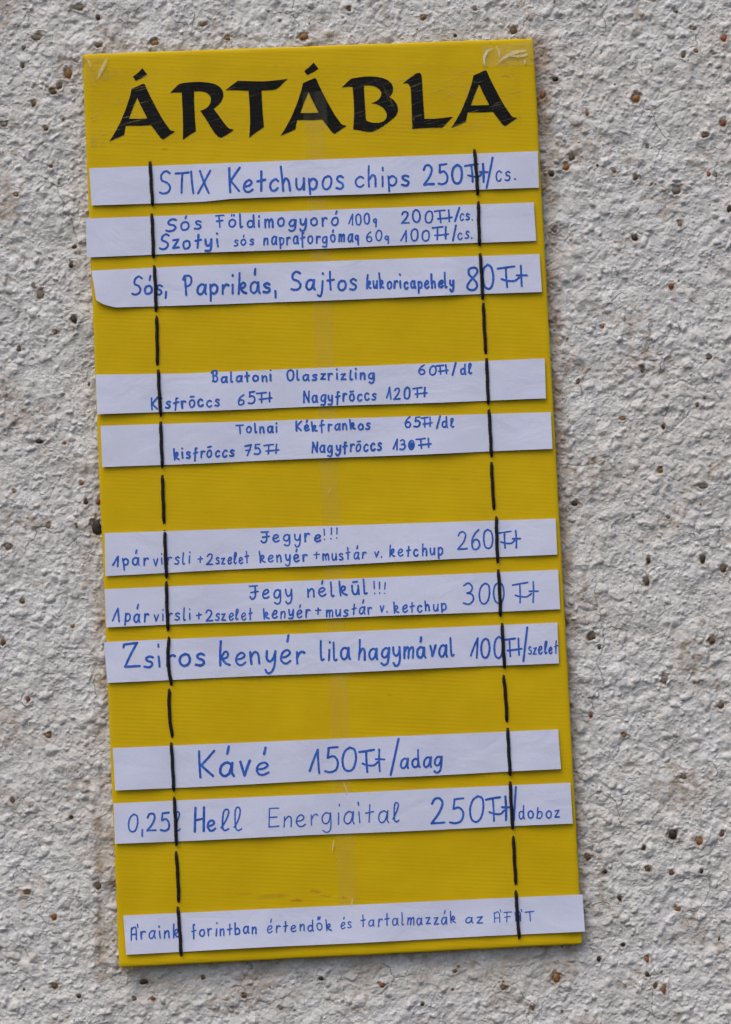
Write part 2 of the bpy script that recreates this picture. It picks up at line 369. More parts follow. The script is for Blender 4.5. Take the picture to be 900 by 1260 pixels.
for (x, z, rx, rz, kd) in peb_sites:
    j0, j1, i0, i1 = site_window(x, z, max(rx, rz) * 2.6)
    q = np.sqrt(((wx[j0:j1, i0:i1] - x) / rx) ** 2 + ((wz[j0:j1, i0:i1] - z) / rz) ** 2) * (1 + .35 * vnoise(X[j0:j1, i0:i1], Z[j0:j1, i0:i1], .0025, 55))
    loc = H[j0:j1, i0:i1]
    rim = np.exp(-((q - 1.55) / .35) ** 2) * min(rx, rz) * .20 * (1 + 1.5 * vnoise(X[j0:j1, i0:i1], Z[j0:j1, i0:i1], .003, 56))
    pit = np.clip(1.35 - q, 0, 1) * min(rx, rz) * .42
    m0 = float(loc.mean()) if loc.size else 0
    wgt = np.clip(1.9 - q, 0, 1)
    loc[:] = loc * (1 - .6 * wgt) + m0 * .6 * wgt + rim - pit
    c = chip[j0:j1, i0:i1]; np.maximum(c, np.clip((1.12 - q) * 3, 0, 1), out=c)
    c = halo[j0:j1, i0:i1]; np.maximum(c, np.clip((2.0 - q) * 1.3, 0, 1) * (.25 + .75 * ((len(site_h) * 7) % 5) / 4), out=c)
    site_h.append(m0)
# keep the mortar from touching the back of the board
H = np.clip(H, -.006, .0050)
# dirt washed along the edges of the board and below it (stain map, not shade)
a = R(2.45); bx, _, bz = W(409, 619)
U = (X - bx) * math.cos(a) + (Z - bz) * math.sin(a); V = -(X - bx) * math.sin(a) + (Z - bz) * math.cos(a)
hw, hh = 278 * S, 557 * S
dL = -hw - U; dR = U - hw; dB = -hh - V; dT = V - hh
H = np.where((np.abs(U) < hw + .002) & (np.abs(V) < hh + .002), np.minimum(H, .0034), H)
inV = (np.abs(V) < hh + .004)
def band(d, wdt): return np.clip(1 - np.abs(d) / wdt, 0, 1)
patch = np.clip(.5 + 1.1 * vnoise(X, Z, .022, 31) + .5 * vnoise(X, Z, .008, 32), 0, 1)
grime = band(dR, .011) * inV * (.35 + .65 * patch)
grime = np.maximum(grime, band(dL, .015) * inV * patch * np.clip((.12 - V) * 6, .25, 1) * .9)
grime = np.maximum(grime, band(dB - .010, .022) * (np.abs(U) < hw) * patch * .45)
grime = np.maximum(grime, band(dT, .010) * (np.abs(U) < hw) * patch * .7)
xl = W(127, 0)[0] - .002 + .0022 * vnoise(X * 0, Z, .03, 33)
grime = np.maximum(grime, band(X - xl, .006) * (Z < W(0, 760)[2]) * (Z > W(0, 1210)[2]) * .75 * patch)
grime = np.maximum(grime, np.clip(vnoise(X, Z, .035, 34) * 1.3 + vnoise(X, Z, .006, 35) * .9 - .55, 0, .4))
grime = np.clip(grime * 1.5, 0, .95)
nx, nz_ = len(xs), len(zs)
verts = np.stack([X, -H, Z], -1).reshape(-1, 3)
ii, jj = np.meshgrid(np.arange(nx - 1), np.arange(nz_ - 1))
v0 = (jj * nx + ii).ravel()
fc = np.stack([v0, v0 + 1, v0 + nx + 1, v0 + nx], -1)
Uc = U[:-1, :-1].ravel(); Vc = V[:-1, :-1].ravel()
keep = ~((np.abs(Uc) < hw - .022) & (np.abs(Vc) < hh - .022))           # behind the board a coarse sheet takes over
fc = fc[keep]
used = np.zeros(len(verts), bool); used[fc.ravel()] = True
remap = np.cumsum(used) - 1
verts = verts[used]; fc = remap[fc]
gr = np.zeros((used.sum(), 4), 'f'); gr[:, 0] = grime.ravel()[used]; gr[:, 1] = chip.ravel()[used]; gr[:, 2] = halo.ravel()[used]; gr[:, 3] = 1
# coarse sheet behind the board
nb = 24
uu, vv = np.meshgrid(np.linspace(-hw + .012, hw - .012, nb), np.linspace(-hh + .012, hh - .012, nb * 2))
cxs = bx + uu * math.cos(a) - vv * math.sin(a); czs = bz + uu * math.sin(a) + vv * math.cos(a)
cv = np.stack([cxs, np.full_like(cxs, .0065), czs], -1).reshape(-1, 3)
i2, j2 = np.meshgrid(np.arange(nb - 1), np.arange(nb * 2 - 1)); w0 = (j2 * nb + i2).ravel() + len(verts)
cf = np.stack([w0, w0 + 1, w0 + nb + 1, w0 + nb], -1)
verts = np.concatenate([verts, cv]); fc = np.concatenate([fc, cf])
gr = np.concatenate([gr, np.tile(np.array([[0, 0, 0, 1]], 'f'), (len(cv), 1))])
me = bpy.data.meshes.new('plaster_wall')
me.vertices.add(len(verts)); me.vertices.foreach_set('co', verts.astype('f').ravel())
me.loops.add(len(fc) * 4); me.loops.foreach_set('vertex_index', fc.astype('i').ravel())
me.polygons.add(len(fc)); me.polygons.foreach_set('loop_start', np.arange(0, len(fc) * 4, 4, dtype='i'))
me.update(calc_edges=True)
me.polygons.foreach_set('use_smooth', np.ones(len(fc), bool))
ca = me.color_attributes.new('grime', 'FLOAT_COLOR', 'POINT'); ca.data.foreach_set('color', gr.ravel())
me.materials.append(M_WALL)
wall = bpy.data.objects.new('plaster_wall', me); COL.objects.link(wall)
tagged(wall, 'rough white painted roughcast wall with brown stones showing, behind the yellow board', 'wall')

# stones that show through the paint
peb_meshes = []
for q in range(10):
    bm = bmesh.new(); bmesh.ops.create_icosphere(bm, subdivisions=1 if q >= 5 else 2, radius=1)
    rr = random.Random(q)
    for v in bm.verts: v.co *= rr.uniform(.78, 1.12)
    me = bpy.data.meshes.new('stone'); bm.to_mesh(me); bm.free()
    me.polygons.foreach_set('use_smooth', [True] * len(me.polygons)); me.materials.append(M_PEB[q % 5]); peb_meshes.append(me)
order = sorted(range(len(peb_sites)), key=lambda i: -peb_sites[i][2] * peb_sites[i][3])
cnt = 0
for i in order:
    x, z, rx, rz, kd = peb_sites[i]
    if board_in(x, z, .006): continue
    if cnt >= 290: break
    cnt += 1
    o = bpy.data.objects.new('stone', peb_meshes[kd + (0 if rx > .0012 else 5)]); COL.objects.link(o)
    o.parent = wall
    o.location = (x, -(site_h[i] - min(rx, rz) * .50), z)
    o.scale = (rx * 1.02, min(rx, rz) * .75, rz * 1.02); o.rotation_euler = (0, random.uniform(-.5, .5), 0)

# ------------------------------------------------------------------ the yellow board
BC = [(101.5, 66.8), (656.5, 47.2), (717, 1161.5), (147, 1190.5)]        # corners TL TR BR BL
BDEP = .0084; THK = .0032
def warp(px, py):
    u = (px - 102) / 600; v = (py - 60) / 1130
    h = .0010 * math.sin(u * 3.0 + .4) * math.sin(v * 4.2) + .0006 * math.sin(v * 9 + u * 2)
    h += .0022 * max(0, (v - .93) / .07) ** 2 * .8 if v > .93 else 0
    return BDEP + h
def bil(u, v):
    a0, b0, c0, d0 = BC
    return tuple((1 - u) * (1 - v) * a0[i] + u * (1 - v) * b0[i] + u * v * c0[i] + (1 - u) * v * d0[i] for i in (0, 1))
sign = empty('price_board', W(409, 1176, 0.0))
tagged(sign, 'tall yellow cardboard price board with black title and black cord stitches on the wall', 'price board')

def build_card():
    nu, nv = 90, 180
    us = [0, .0012, .004] + [i / nu for i in range(1, nu)] + [.996, .9988, 1]
    vsq = [0, .0006, .002] + [i / nv for i in range(1, nv)] + [.998, .9994, 1]
    rr = random.Random(3)
    jl = [rr.uniform(-.5, .5) for _ in vsq]; jt = [rr.uniform(-.4, .4) for _ in us]
    V_, F_ = [], []
    for b, v in enumerate(vsq):
        for a_, u in enumerate(us):
            px, py = bil(u, v)
            if a_ == 0: px += jl[b] * .8
            if a_ == len(us) - 1: px += jl[-b] * .7
            if b == 0: py += jt[a_] * .9
            if b == len(vsq) - 1: py += jt[-a_] * .9
            e = min(min(u, 1 - u) * 560, min(v, 1 - v) * 1115)      # distance to edge, px
            ed = .0009 * (1 - min(1, e / 2.2)) ** 2
            # rounded corners
            cu = min(u, 1 - u) * 560; cvv = min(v, 1 - v) * 1115
            if cu < 4 and cvv < 4:
                ex, ey = 4 - cu, 4 - cvv; dd = math.hypot(ex, ey)
                if dd > 4:
                    k = 1 - 4 / dd
                    px += ex * k * (1 if u < .5 else -1); py += ey * k * (1 if v < .5 else -1)
            # crushed bottom right corner and score line along the bottom
            crush = .0012 * math.exp(-((u - .985) / .02) ** 2 - ((v - .992) / .01) ** 2)
            score = .0005 * math.exp(-((v - (.985)) / .0012) ** 2) * (.4 + .6 * u)
            V_.append(W(px, py, warp(px, py) - ed - crush - score))
    nU, nV = len(us), len(vsq)
    for b in range(nV - 1):
        for a_ in range(nU - 1):
            i = b * nU + a_; F_.append((i, i + nU, i + nU + 1, i + 1))
    # rim loop and back
    loop = [a_ for a_ in range(nU)] + [b * nU + nU - 1 for b in range(1, nV)] + [(nV - 1) * nU + a_ for a_ in range(nU - 2, -1, -1)] + [b * nU for b in range(nV - 2, 0, -1)]
    st = len(V_)
    for q in loop:
        x, y, z = V_[q]; V_.append((x, y + THK - .0012, z))
    n = len(loop)
    for q in range(n): F_.append((loop[q], loop[(q + 1) % n], st + (q + 1) % n, st + q))
    F_.append(tuple(st + q for q in range(n - 1, -1, -1)))
    return V_, F_
def child(name, V_, F_, m, parent, smooth=False):
    ox, oy, oz = parent.location
    return mesh_rel(name, [(x - ox, y - oy, z - oz) for x, y, z in V_], F_, m, parent, smooth)
def mesh_rel(name, V_, F_, m, parent, smooth):
    me = bpy.data.meshes.new(name); me.from_pydata(V_, [], F_); me.update(); me.materials.append(m)
    if smooth: me.polygons.foreach_set('use_smooth', [True] * len(me.polygons))
    o = bpy.data.objects.new(name, me); COL.objects.link(o); o.parent = parent
    return o
V_, F_ = build_card()
card = child('cardboard_panel', V_, F_, M_BOARD, sign, True)
try:
    card.data.set_sharp_from_angle(angle=R(50))
except Exception: pass

# title letters, cut outlines
def smooth_loop(pts, n=1):
    return pts
A_out = [(322,292),(362,274),(400,258),(432,243),(462,230),(477,232),(487,240),(520,320),(570,420),(640,555),(700,660),(748,732),(790,790),(803,802),(820,808),(838,810),(855,818),(790,860),(740,895),(725,906),(710,912),(692,906),(675,890),(625,825),(560,738),(440,745),(250,745),(238,800),(230,858),(150,895),(50,935),(110,840),(180,710),(250,540),(300,390)]
A_hole = [(390,400),(430,490),(515,655),(400,660),(288,660),(335,530)]
A_acc = [(455,38),(485,78),(512,112),(450,155),(372,192),(338,142),(400,95)]
R_out = [(48,340),(100,285),(140,245),(165,230),(220,218),(280,212),(340,208),(400,207),(460,209),(520,215),(570,225),(610,240),(648,262),(675,290),(693,320),(700,350),(700,380),(690,410),(677,442),(655,470),(620,505),(580,535),(640,615),(700,700),(745,755),(762,773),(780,785),(803,788),(828,798),(760,845),(710,875),(690,885),(670,890),(648,887),(630,875),(590,830),(540,755),(490,670),(415,562),(450,550),(480,535),(503,520),(520,500),(536,478),(545,450),(548,425),(545,400),(536,378),(520,360),(500,342),(470,330),(435,322),(400,320),(340,322),(340,450),(350,640),(362,812),(290,855),(202,918),(205,760),(200,560),(188,335),(120,335)]
T_out = [(30,355),(100,300),(180,242),(330,248),(480,250),(550,247),(620,240),(700,232),(788,220),(730,275),(705,303),(680,325),(660,339),(640,347),(610,354),(580,357),(470,362),(475,480),(485,640),(500,812),(410,870),(320,942),(330,760),(325,560),(310,365),(180,358)]
B_out = [(60,322),(110,275),(145,240),(180,215),(230,206),(280,198),(330,193),(380,190),(435,190),(490,195),(537,203),(580,215),(618,233),(650,255),(673,281),(685,310),(689,340),(685,370),(678,394),(665,415),(640,440),(667,456),(690,475),(715,501),(735,530),(747,560),(750,590),(746,621),(735,650),(720,674),(700,695),(640,745),(560,805),(480,850),(450,862),(420,870),(380,870),(340,865),(270,850),(198,840),(210,660),(205,480),(190,315),(130,315)]
B_hole = [(330,300),(375,297),(420,300),(452,307),(480,320),(508,337),(530,360),(542,379),(545,400),(541,426),(530,450),(513,472),(490,490),(425,520),(465,523),(500,535),(532,550),(560,570),(583,594),(600,620),(610,645),(612,670),(607,697),(595,720),(575,738),(550,750),(515,760),(480,762),(440,759),(400,750),(375,740),(355,725),(345,560),(335,420)]
L_out = [(112,272),(180,220),(222,186),(260,160),(286,148),(310,145),(326,151),(335,165),(342,200),(345,240),(355,420),(375,712),(500,710),(600,700),(722,685),(660,750),(595,818),(450,820),(330,825),(225,835),(220,660),(212,450),(209,380),(205,340),(197,312),(185,290),(165,272)]
LETTERS = [((130, 80), [[A_out, A_hole], [A_acc]]), ((205, 80), [[R_out]]), ((275, 75), [[T_out]]), ((340.8, 73), [[A_out, A_hole], [A_acc]]),
           ((415, 75), [[B_out, B_hole]]), ((485, 75), [[L_out]]), ((550.7, 63.5), [[A_out, A_hole]])]
for (ox, oy), groups in LETTERS:
    V_, F_ = [], []
    for loops in groups:
        L3 = [[Vector((ox + x / 10, -(oy + y / 10), 0)) for x, y in lp] for lp in loops]
        tris = tessellate_polygon(L3)
        flat = [p for lp in L3 for p in lp]
        st = len(V_)
        for p in flat: V_.append(W(p.x, -p.y, warp(p.x, -p.y) + .00030))
        for t in tris:
            aa, bb, cc = (flat[q] for q in t)
            t = t if (bb - aa).cross(cc - aa).z > 0 else (t[0], t[2], t[1])
            F_.append(tuple(st + q for q in t))
        st2 = len(V_)
        for p in flat: V_.append(W(p.x, -p.y, warp(p.x, -p.y) - .0002))
        off = 0
        for lp in L3:
            n = len(lp)
            for q in range(n): F_.append((st + off + q, st + off + (q + 1) % n, st2 + off + (q + 1) % n, st2 + off + q))
            off += n
    child('letter', V_, F_, M_PRINT, sign)

# clear tape
def sheet(name, quad, m, off, nu=20, nv=20, hf=None, th=.00006, parent=sign):
    V_, F_ = [], []
    for lay in (0, 1):
        for b in range(nv + 1):
            for a_ in range(nu + 1):
                u, v = a_ / nu, b / nv
                px = (1-u)*(1-v)*quad[0][0] + u*(1-v)*quad[1][0] + u*v*quad[2][0] + (1-u)*v*quad[3][0]
                py = (1-u)*(1-v)*quad[0][1] + u*(1-v)*quad[1][1] + u*v*quad[2][1] + (1-u)*v*quad[3][1]
                V_.append(W(px, py, warp(px, py) + off + (hf(u, v) if hf else 0) - lay * th))
    k = (nu + 1) * (nv + 1)
    for b in range(nv):
        for a_ in range(nu):
            i = b * (nu + 1) + a_
            F_.append((i, i + nu + 1, i + nu + 2, i + 1))
    return child(name, V_[:k], F_, m, parent, True)
sheet('title_tape', [(112, 84), (640, 76), (641, 158), (112, 181)], M_TAPE_T, .00055, 50, 12)
sheet('seam_tape', [(375.5, 152), (399, 150.5), (440, 1119), (417, 1121)], M_TAPE, .00075, 4, 120, lambda u, v: .00005 * math.sin(v * 90))
sheet('seam_tape_end', [(372, 113), (402, 112), (403.5, 158), (374, 160)], M_TAPE, .00095, 6, 6)
def crumple(seed):
    r_ = random.Random(seed); ws = [(r_.uniform(-1, 1), r_.uniform(-1, 1), r_.uniform(0, 6), r_.uniform(6, 22)) for _ in range(7)]
    return lambda u, v: .00022 + .00018 * sum(abs(math.sin((a1 * u + b1 * v) * f + p)) for a1, b1, p, f in ws) / 3
sheet('corner_tape', [(593, 57), (656, 51.5), (657.5, 80), (594, 82)], M_TAPE_C, .0002, 40, 24, crumple(4))
sheet('corner_tape', [(102.5, 69), (135, 68), (132, 99), (104.5, 101)], M_TAPE, .0002, 24, 16, crumple(9))
def ribbon_pts(pts, w0, hfun, rise=0.0, taper=False, wob=0.0, rs=None):
    """flat ribbon with round ends through points (measured units); returns verts, faces"""
    V_, F_ = [], []; n = len(pts)
    L, Rr = [], []
    for i, (x, y) in enumerate(pts):
        x0, y0 = pts[max(0, i - 1)]; x1, y1 = pts[min(n - 1, i + 1)]
        tx, ty = x1 - x0, y1 - y0; l = math.hypot(tx, ty) or 1; tx /= l; ty /= l
        ww = w0 * .5
        if wob and rs: ww *= 1 + wob * math.sin(i * 1.1 + rs)
        if taper: ww *= max(.12, math.sin(math.pi * (i + .3) / (n - .4)) ** .6)
        L.append((x - ty * ww, y + tx * ww)); Rr.append((x + ty * ww, y - tx * ww))
    for i in range(n):
        d = rise * i
        V_.append(W(*L[i], hfun(*L[i]) + d)); V_.append(W(*Rr[i], hfun(*Rr[i]) + d))
    for i in range(n - 1):
        F_.append((2 * i, 2 * i + 2, 2 * i + 3, 2 * i + 1))
    if not taper:
        for e, sg in ((0, -1), (n - 1, 1)):
            x, y = pts[e]; x2, y2 = pts[1] if e == 0 else pts[n - 2]
            ang0 = math.atan2(y - y2, x - x2); c0 = len(V_); ww = w0 * .5
            d = rise * e + sg * 2e-6
            V_.append(W(x, y, hfun(x, y) + d))
            for q in range(7):
                t = ang0 - math.pi / 2 + math.pi * q / 6
                xx, yy = x + ww * math.cos(t), y + ww * math.sin(t); V_.append(W(xx, yy, hfun(xx, yy) + d))
            for q in range(6): F_.append((c0, c0 + 2 + q, c0 + 1 + q))
    return V_, F_
def spline(pts, step):
    """Catmull-Rom through the points"""
    if len(pts) < 3:
        pts = [pts[0], pts[-1]]
    P = [(2 * pts[0][0] - pts[1][0], 2 * pts[0][1] - pts[1][1])] + list(pts) + [(2 * pts[-1][0] - pts[-2][0], 2 * pts[-1][1] - pts[-2][1])]
    out = []
    for i in range(1, len(P) - 2):
        p0, p1, p2, p3 = P[i - 1:i + 3]
        n = max(2, int(math.hypot(p2[0] - p1[0], p2[1] - p1[1]) / step) + 1)
        for q in range(n):
            t = q / n
            out.append(tuple(.5 * (2 * p1[c] + (p2[c] - p0[c]) * t + (2 * p0[c] - 5 * p1[c] + 4 * p2[c] - p3[c]) * t * t + (3 * p1[c] - p0[c] - 3 * p2[c] + p3[c]) * t ** 3) for c in (0, 1)))
    out.append(pts[-1]); return out
CREASES = [([(597, 81), (596, 72), (600, 63), (608, 59)], 3.4), ([(611, 57), (614, 63), (615, 71)], 2.4), ([(612, 78), (622, 70), (632, 65), (648, 62)], 4.2),
           ([(646, 79), (646.5, 72)], 2), ([(628, 69), (640, 69), (652, 66)], 3), ([(121, 97), (123.5, 89), (128, 81), (132, 71)], 4.0), ([(106, 72), (110, 77), (112, 84)], 1.6),
           ([(410, 809), (411, 803)], 2), ([(423, 963), (427, 973), (426, 980)], 1.6), ([(411, 1034), (409, 1048)], 1.8), ([(434, 1105), (433, 1115)], 1.5), ([(407, 600), (405, 607)], 1.0)]
for pts, wd in CREASES:
    V_, F_ = ribbon_pts(spline(pts, .7), wd, lambda x, y: warp(x, y) + .0013, 1e-6, True)
    child('tape_crease', V_, F_, M_CREASE, sign, True)

# ------------------------------------------------------------------ paper strips
# handwriting: strokes on a unit body (baseline 0, x-height .55, ascender 1)
G = {
 'a': (.46, ".40,.46 .24,.55 .07,.42 .04,.15 .17,.0 .32,.1 .40,.42|!.42,.54 .41,.12 .47,.0"),
 'b': (.42, "!.04,1 .04,.02|.04,.35 .2,.55 .38,.42 .38,.14 .22,0 .05,.08"),
 'c': (.38, ".37,.46 .24,.55 .08,.42 .04,.2 .13,.02 .27,.0 .38,.1"),
 'd': (.46, ".38,.4 .24,.52 .07,.4 .05,.14 .18,0 .34,.1 .4,.35|!.41,1 .42,.08 .46,.0"),
 'e': (.42, ".05,.24 .26,.29 .38,.42 .27,.55 .1,.45 .04,.2 .14,.02 .28,0 .42,.1"),
 'f': (.36, ".28,.93 .20,.97 .16,.85 .16,.4 .15,-.20|!.02,.42 .36,.5"),
 'g': (.46, ".40,.46 .24,.55 .07,.42 .04,.17 .17,.04 .32,.12 .40,.42|.42,.54 .42,.0 .36,-.28 .2,-.36 .06,-.26"),
 'h': (.40, "!.03,1 .06,.0|.06,.3 .2,.53 .33,.42 .37,.0"),
 'i': (.12, "!.05,.54 .07,.02|!.05,1.0 .06,.93"),
 'j': (.26, ".2,.54 .2,-.1 .12,-.35 .0,-.28|!.2,.98 .21,.92"),
 'k': (.42, "!.02,1 .06,0|.06,.3 .2,.56 .32,.52 .3,.34 .1,.27|.12,.27 .25,.1 .42,.02"),
 'l': (.18, ".04,1 .04,.5 .05,.12 .1,.0 .18,.05"),
 'L': (.28, ".02,.15 .17,.55 .24,.88 .16,1 .07,.85 .07,.2 .15,0 .27,.08"),
 'm': (.54, "!.03,.54 .05,0|.05,.34 .16,.54 .26,.44 .28,0|.28,.34 .4,.54 .5,.44 .52,0"),
 'n': (.38, "!.03,.54 .05,0|.05,.32 .2,.54 .33,.44 .36,0"),
 'o': (.44, ".24,.55 .08,.46 .03,.24 .1,.05 .24,0 .38,.1 .42,.32 .35,.5 .22,.55"),
 'p': (.40, "!.03,.54 .07,-.38|.05,.4 .2,.55 .37,.42 .36,.16 .22,.02 .07,.1"),
 'r': (.32, "!.04,.54 .06,0|.06,.3 .13,.48 .24,.56 .33,.5"),
 's': (.34, ".33,.48 .2,.55 .07,.46 .12,.33 .28,.24 .32,.1 .2,0 .02,.04"),
 't': (.34, "!.16,.95 .17,.02|!.01,.5 .34,.56"),
 'u': (.40, ".04,.54 .05,.2 .14,.02 .28,.06 .37,.3|!.38,.54 .39,.0"),
 'v': (.32, "!.02,.54 .15,.02 .32,.56"),
 'y': (.40, ".04,.54 .06,.25 .18,.12 .32,.24 .38,.5|.38,.54 .37,.0 .28,-.3 .12,-.36 .03,-.22"),
 'z': (.36, "!.04,.5 .34,.53 .04,.03 .37,.04"),
 'S': (.5, ".5,.90 .32,1 .12,.85 .12,.6 .35,.48 .48,.28 .38,.06 .15,0 .0,.06"),
 'T': (.58, "!0,.95 .6,1|!.32,.97 .33,0"), 'I': (.1, "!.04,1 .07,0"), 'X': (.52, "!.05,1 .5,.0|!.52,1 .02,0"),
 'K': (.5, "!.03,1 .1,0|!.5,1 .1,.45|!.1,.47 .5,.03"), 'F': (.48, "!.0,.96 .5,1|!.2,.98 .22,0|!.05,.5 .42,.55"),
 'P': (.44, "!.09,.95 .12,0|.0,.78 .1,.97 .34,.96 .42,.72 .3,.5 .12,.44"),
 'B': (.48, "!.12,.93 .14,.05|.0,.80 .12,.97 .34,1 .42,.8 .34,.58 .16,.54|.16,.54 .40,.5 .48,.25 .34,.03 .08,.05"),
 'O': (.56, ".3,1 .1,.85 .03,.5 .12,.1 .3,0 .48,.15 .54,.55 .44,.9 .26,1"),
 'N': (.5, "!.04,0 .05,1 .48,.04 .5,1"), 'J': (.52, "!0,.97 .46,1|.34,.98 .36,.3 .28,.06 .12,.03 .04,.18|!.1,.5 .52,.56"),
 'Z': (.60, "!.0,.84 .02,.95 .52,1 .07,.05 .62,.06"), 'H': (.52, "!.05,1 .07,0|!.5,1 .53,0|!.07,.48 .5,.52"),
 'E': (.48, "!.05,1 .06,0|!.05,1 .48,1|!.06,.52 .4,.54|!.06,.02 .5,.04"),
 'A': (.42, "!.02,.95 .05,0|.05,.85 .2,1 .36,.85 .4,0|!.05,.42 .4,.45"),
 '0': (.5, ".27,1 .1,.85 .03,.5 .1,.12 .27,0 .42,.13 .48,.5 .42,.88 .25,1"),
 '1': (.34, "!.0,.12 .3,1 .33,0"), '2': (.48, ".05,.78 .15,.97 .33,.98 .42,.78 .3,.42 .03,.03|!.03,.03 .48,.04"),
 '3': (.46, ".05,.9 .25,1 .41,.82 .35,.6 .18,.53|.18,.54 .41,.46 .45,.2 .25,0 .01,.07"),
 '5': (.46, "!.44,.98 .13,.96 .1,.58|.1,.57 .3,.62 .45,.4 .4,.1 .2,0 .01,.05"),
 '6': (.44, ".38,.98 .16,.75 .04,.4 .1,.05 .3,0 .43,.2 .35,.45 .17,.48 .05,.3"),
 '7': (.46, "!.0,.9 .46,.98 .2,0|!.06,.46 .40,.52"),
 '8': (.46, ".24,.53 .42,.78 .36,.97 .2,1 .06,.92 .08,.7 .24,.53 .42,.3 .42,.08 .24,0 .06,.08 .05,.28 .24,.53"),
 '9': (.3, ".26,.48 .14,.55 .03,.4 .08,.2 .2,.2 .27,.4|!.28,.5 .27,-.25"),
 'W': (1., "!.0,.9 .58,.98|!.28,.92 .32,.0|.13,.38 .32,.3 .58,.28 .74,.42|!.8,1 .82,0|!.66,.55 1,.53"),       # the joined F and t
 'V': (1., "!.0,.95 .6,1|!.30,.96 .31,.0|!.16,.33 .96,.40|!.80,1 .80,.05"),                                       # second way of joining them
 '!': (.12, "!.06,1 .07,.42|!.07,.04 .08,.0"), '.': (.08, "!.03,.04 .05,.0"), ',': (.10, "!.08,.1 .08,-.26"),
 '+': (.44, "!.0,.42 .42,.46|!.21,.72 .2,.16"), ' ': (.3, ""), '/': (.4, "!.4,1.1 .1,-.1"),
}
ACC = {'á': ('a', "!.29,1.12 .25,.88"), 'é': ('e', "!.29,1.12 .25,.88"), 'ó': ('o', "!.29,1.12 .25,.88"), 'ö': ('o', "!.14,.98 .15,.88|!.30,1.0 .31,.90"),
       'ō': ('o', "!.10,.88 .36,.92"), 'ő': ('o', "!.14,.85 .17,1.05|!.27,.86 .32,1.07"), 'ū': ('u', "!.10,.80 .34,.84"), 'Á': ('A', "!.43,1.22 .47,.98")}
for c, (b_, e_) in ACC.items(): G[c] = (G[b_][0], G[b_][1] + '|' + e_)
CAPS = set("STIXKFPBONJZHEAÁ012356789WV8!/")
GP = {}
for c, (wd, s_) in G.items():
    GP[c] = (wd, [(st.startswith('!'), [tuple(map(float, q.split(','))) for q in st.lstrip('!').split()]) for st in s_.split('|') if st])

def write(parent, hfun, text, x0, x1, y0, y1, cap, xh, pen, rs, lim, gap=.27):
    """handwrite one word between x0 and x1 with its baseline running from y0 to y1"""
    if cap >= 20: gap = .19
    tot = sum(GP[c][0] for c in text) + gap * (len(text) - 1)
    kx = (x1 - x0) / tot; cur = 0
    if cap < 17: pen *= .86
    xh *= .94
    V_, F_ = [], []; ns = 0
    for c in text:
        wd, sts = GP[c]
        jx, jy = rs.uniform(-.5, .5), rs.uniform(-.75, .75)
        jh = rs.uniform(.90, 1.10); sl = rs.uniform(-.07, .09)
        for straight, pts in sts:
            P = []
            for gx, gy in pts:
                if c == 'i' and gy > .9: gy += rs.uniform(-.04, .04)
                if c in CAPS or c == 'K': yy = gy * cap
                elif gy <= .55: yy = gy / .55 * xh
                else: yy = xh + (gy - .55) / .45 * (cap - xh)
                yy *= jh
                xx = x0 + (cur + gx) * kx + jx + sl * yy + rs.uniform(-.22, .22)
                t = (xx - x0) / max(1e-6, x1 - x0)
                base = y0 + (y1 - y0) * t
                P.append((xx, min(base - yy + jy + rs.uniform(-.22, .22), lim(xx) - 1.0 - pen * .5)))
            if straight:
                Q = []
                for q in range(len(P) - 1):
                    n = max(2, int(math.hypot(P[q+1][0]-P[q][0], P[q+1][1]-P[q][1]) / 1.6) + 1)
                    bow = rs.uniform(-.02, .02)
                    dx, dy = P[q+1][0]-P[q][0], P[q+1][1]-P[q][1]
                    seg = [(P[q][0] + dx*t/n - dy*bow*math.sin(math.pi*t/n), P[q][1] + dy*t/n + dx*bow*math.sin(math.pi*t/n)) for t in range(n + 1)]
                    runs = seg
                    vv_, ff_ = ribbon_pts(runs, pen * rs.uniform(.84, 1.06), lambda x, y, k_=ns: hfun(x, y) + .00012 + k_ * 6e-6, 2e-7, False, .07, rs.uniform(.1, 6))
                    o_ = len(V_); V_ += vv_; F_ += [tuple(a + o_ for a in f) for f in ff_]; ns += 1
                continue
            Q = spline(P, .8)
            vv_, ff_ = ribbon_pts(Q, pen * rs.uniform(.84, 1.06), lambda x, y, k_=ns: hfun(x, y) + .00012 + k_ * 6e-6, 2e-7, False, .07, rs.uniform(.1, 6))
            o_ = len(V_); V_ += vv_; F_ += [tuple(a + o_ for a in f) for f in ff_]; ns += 1
        cur += wd + gap
    return child('handwritten_word', V_, F_, M_INK, parent)

def poly_at(pl, t):
    """point on a polyline of (t, x, y)"""
    for q in range(len(pl) - 1):
        if t <= pl[q + 1][0] or q == len(pl) - 2:
            f = (t - pl[q][0]) / (pl[q+1][0] - pl[q][0])
            return (pl[q][1] + (pl[q+1][1] - pl[q][1]) * f, pl[q][2] + (pl[q+1][2] - pl[q][2]) * f)

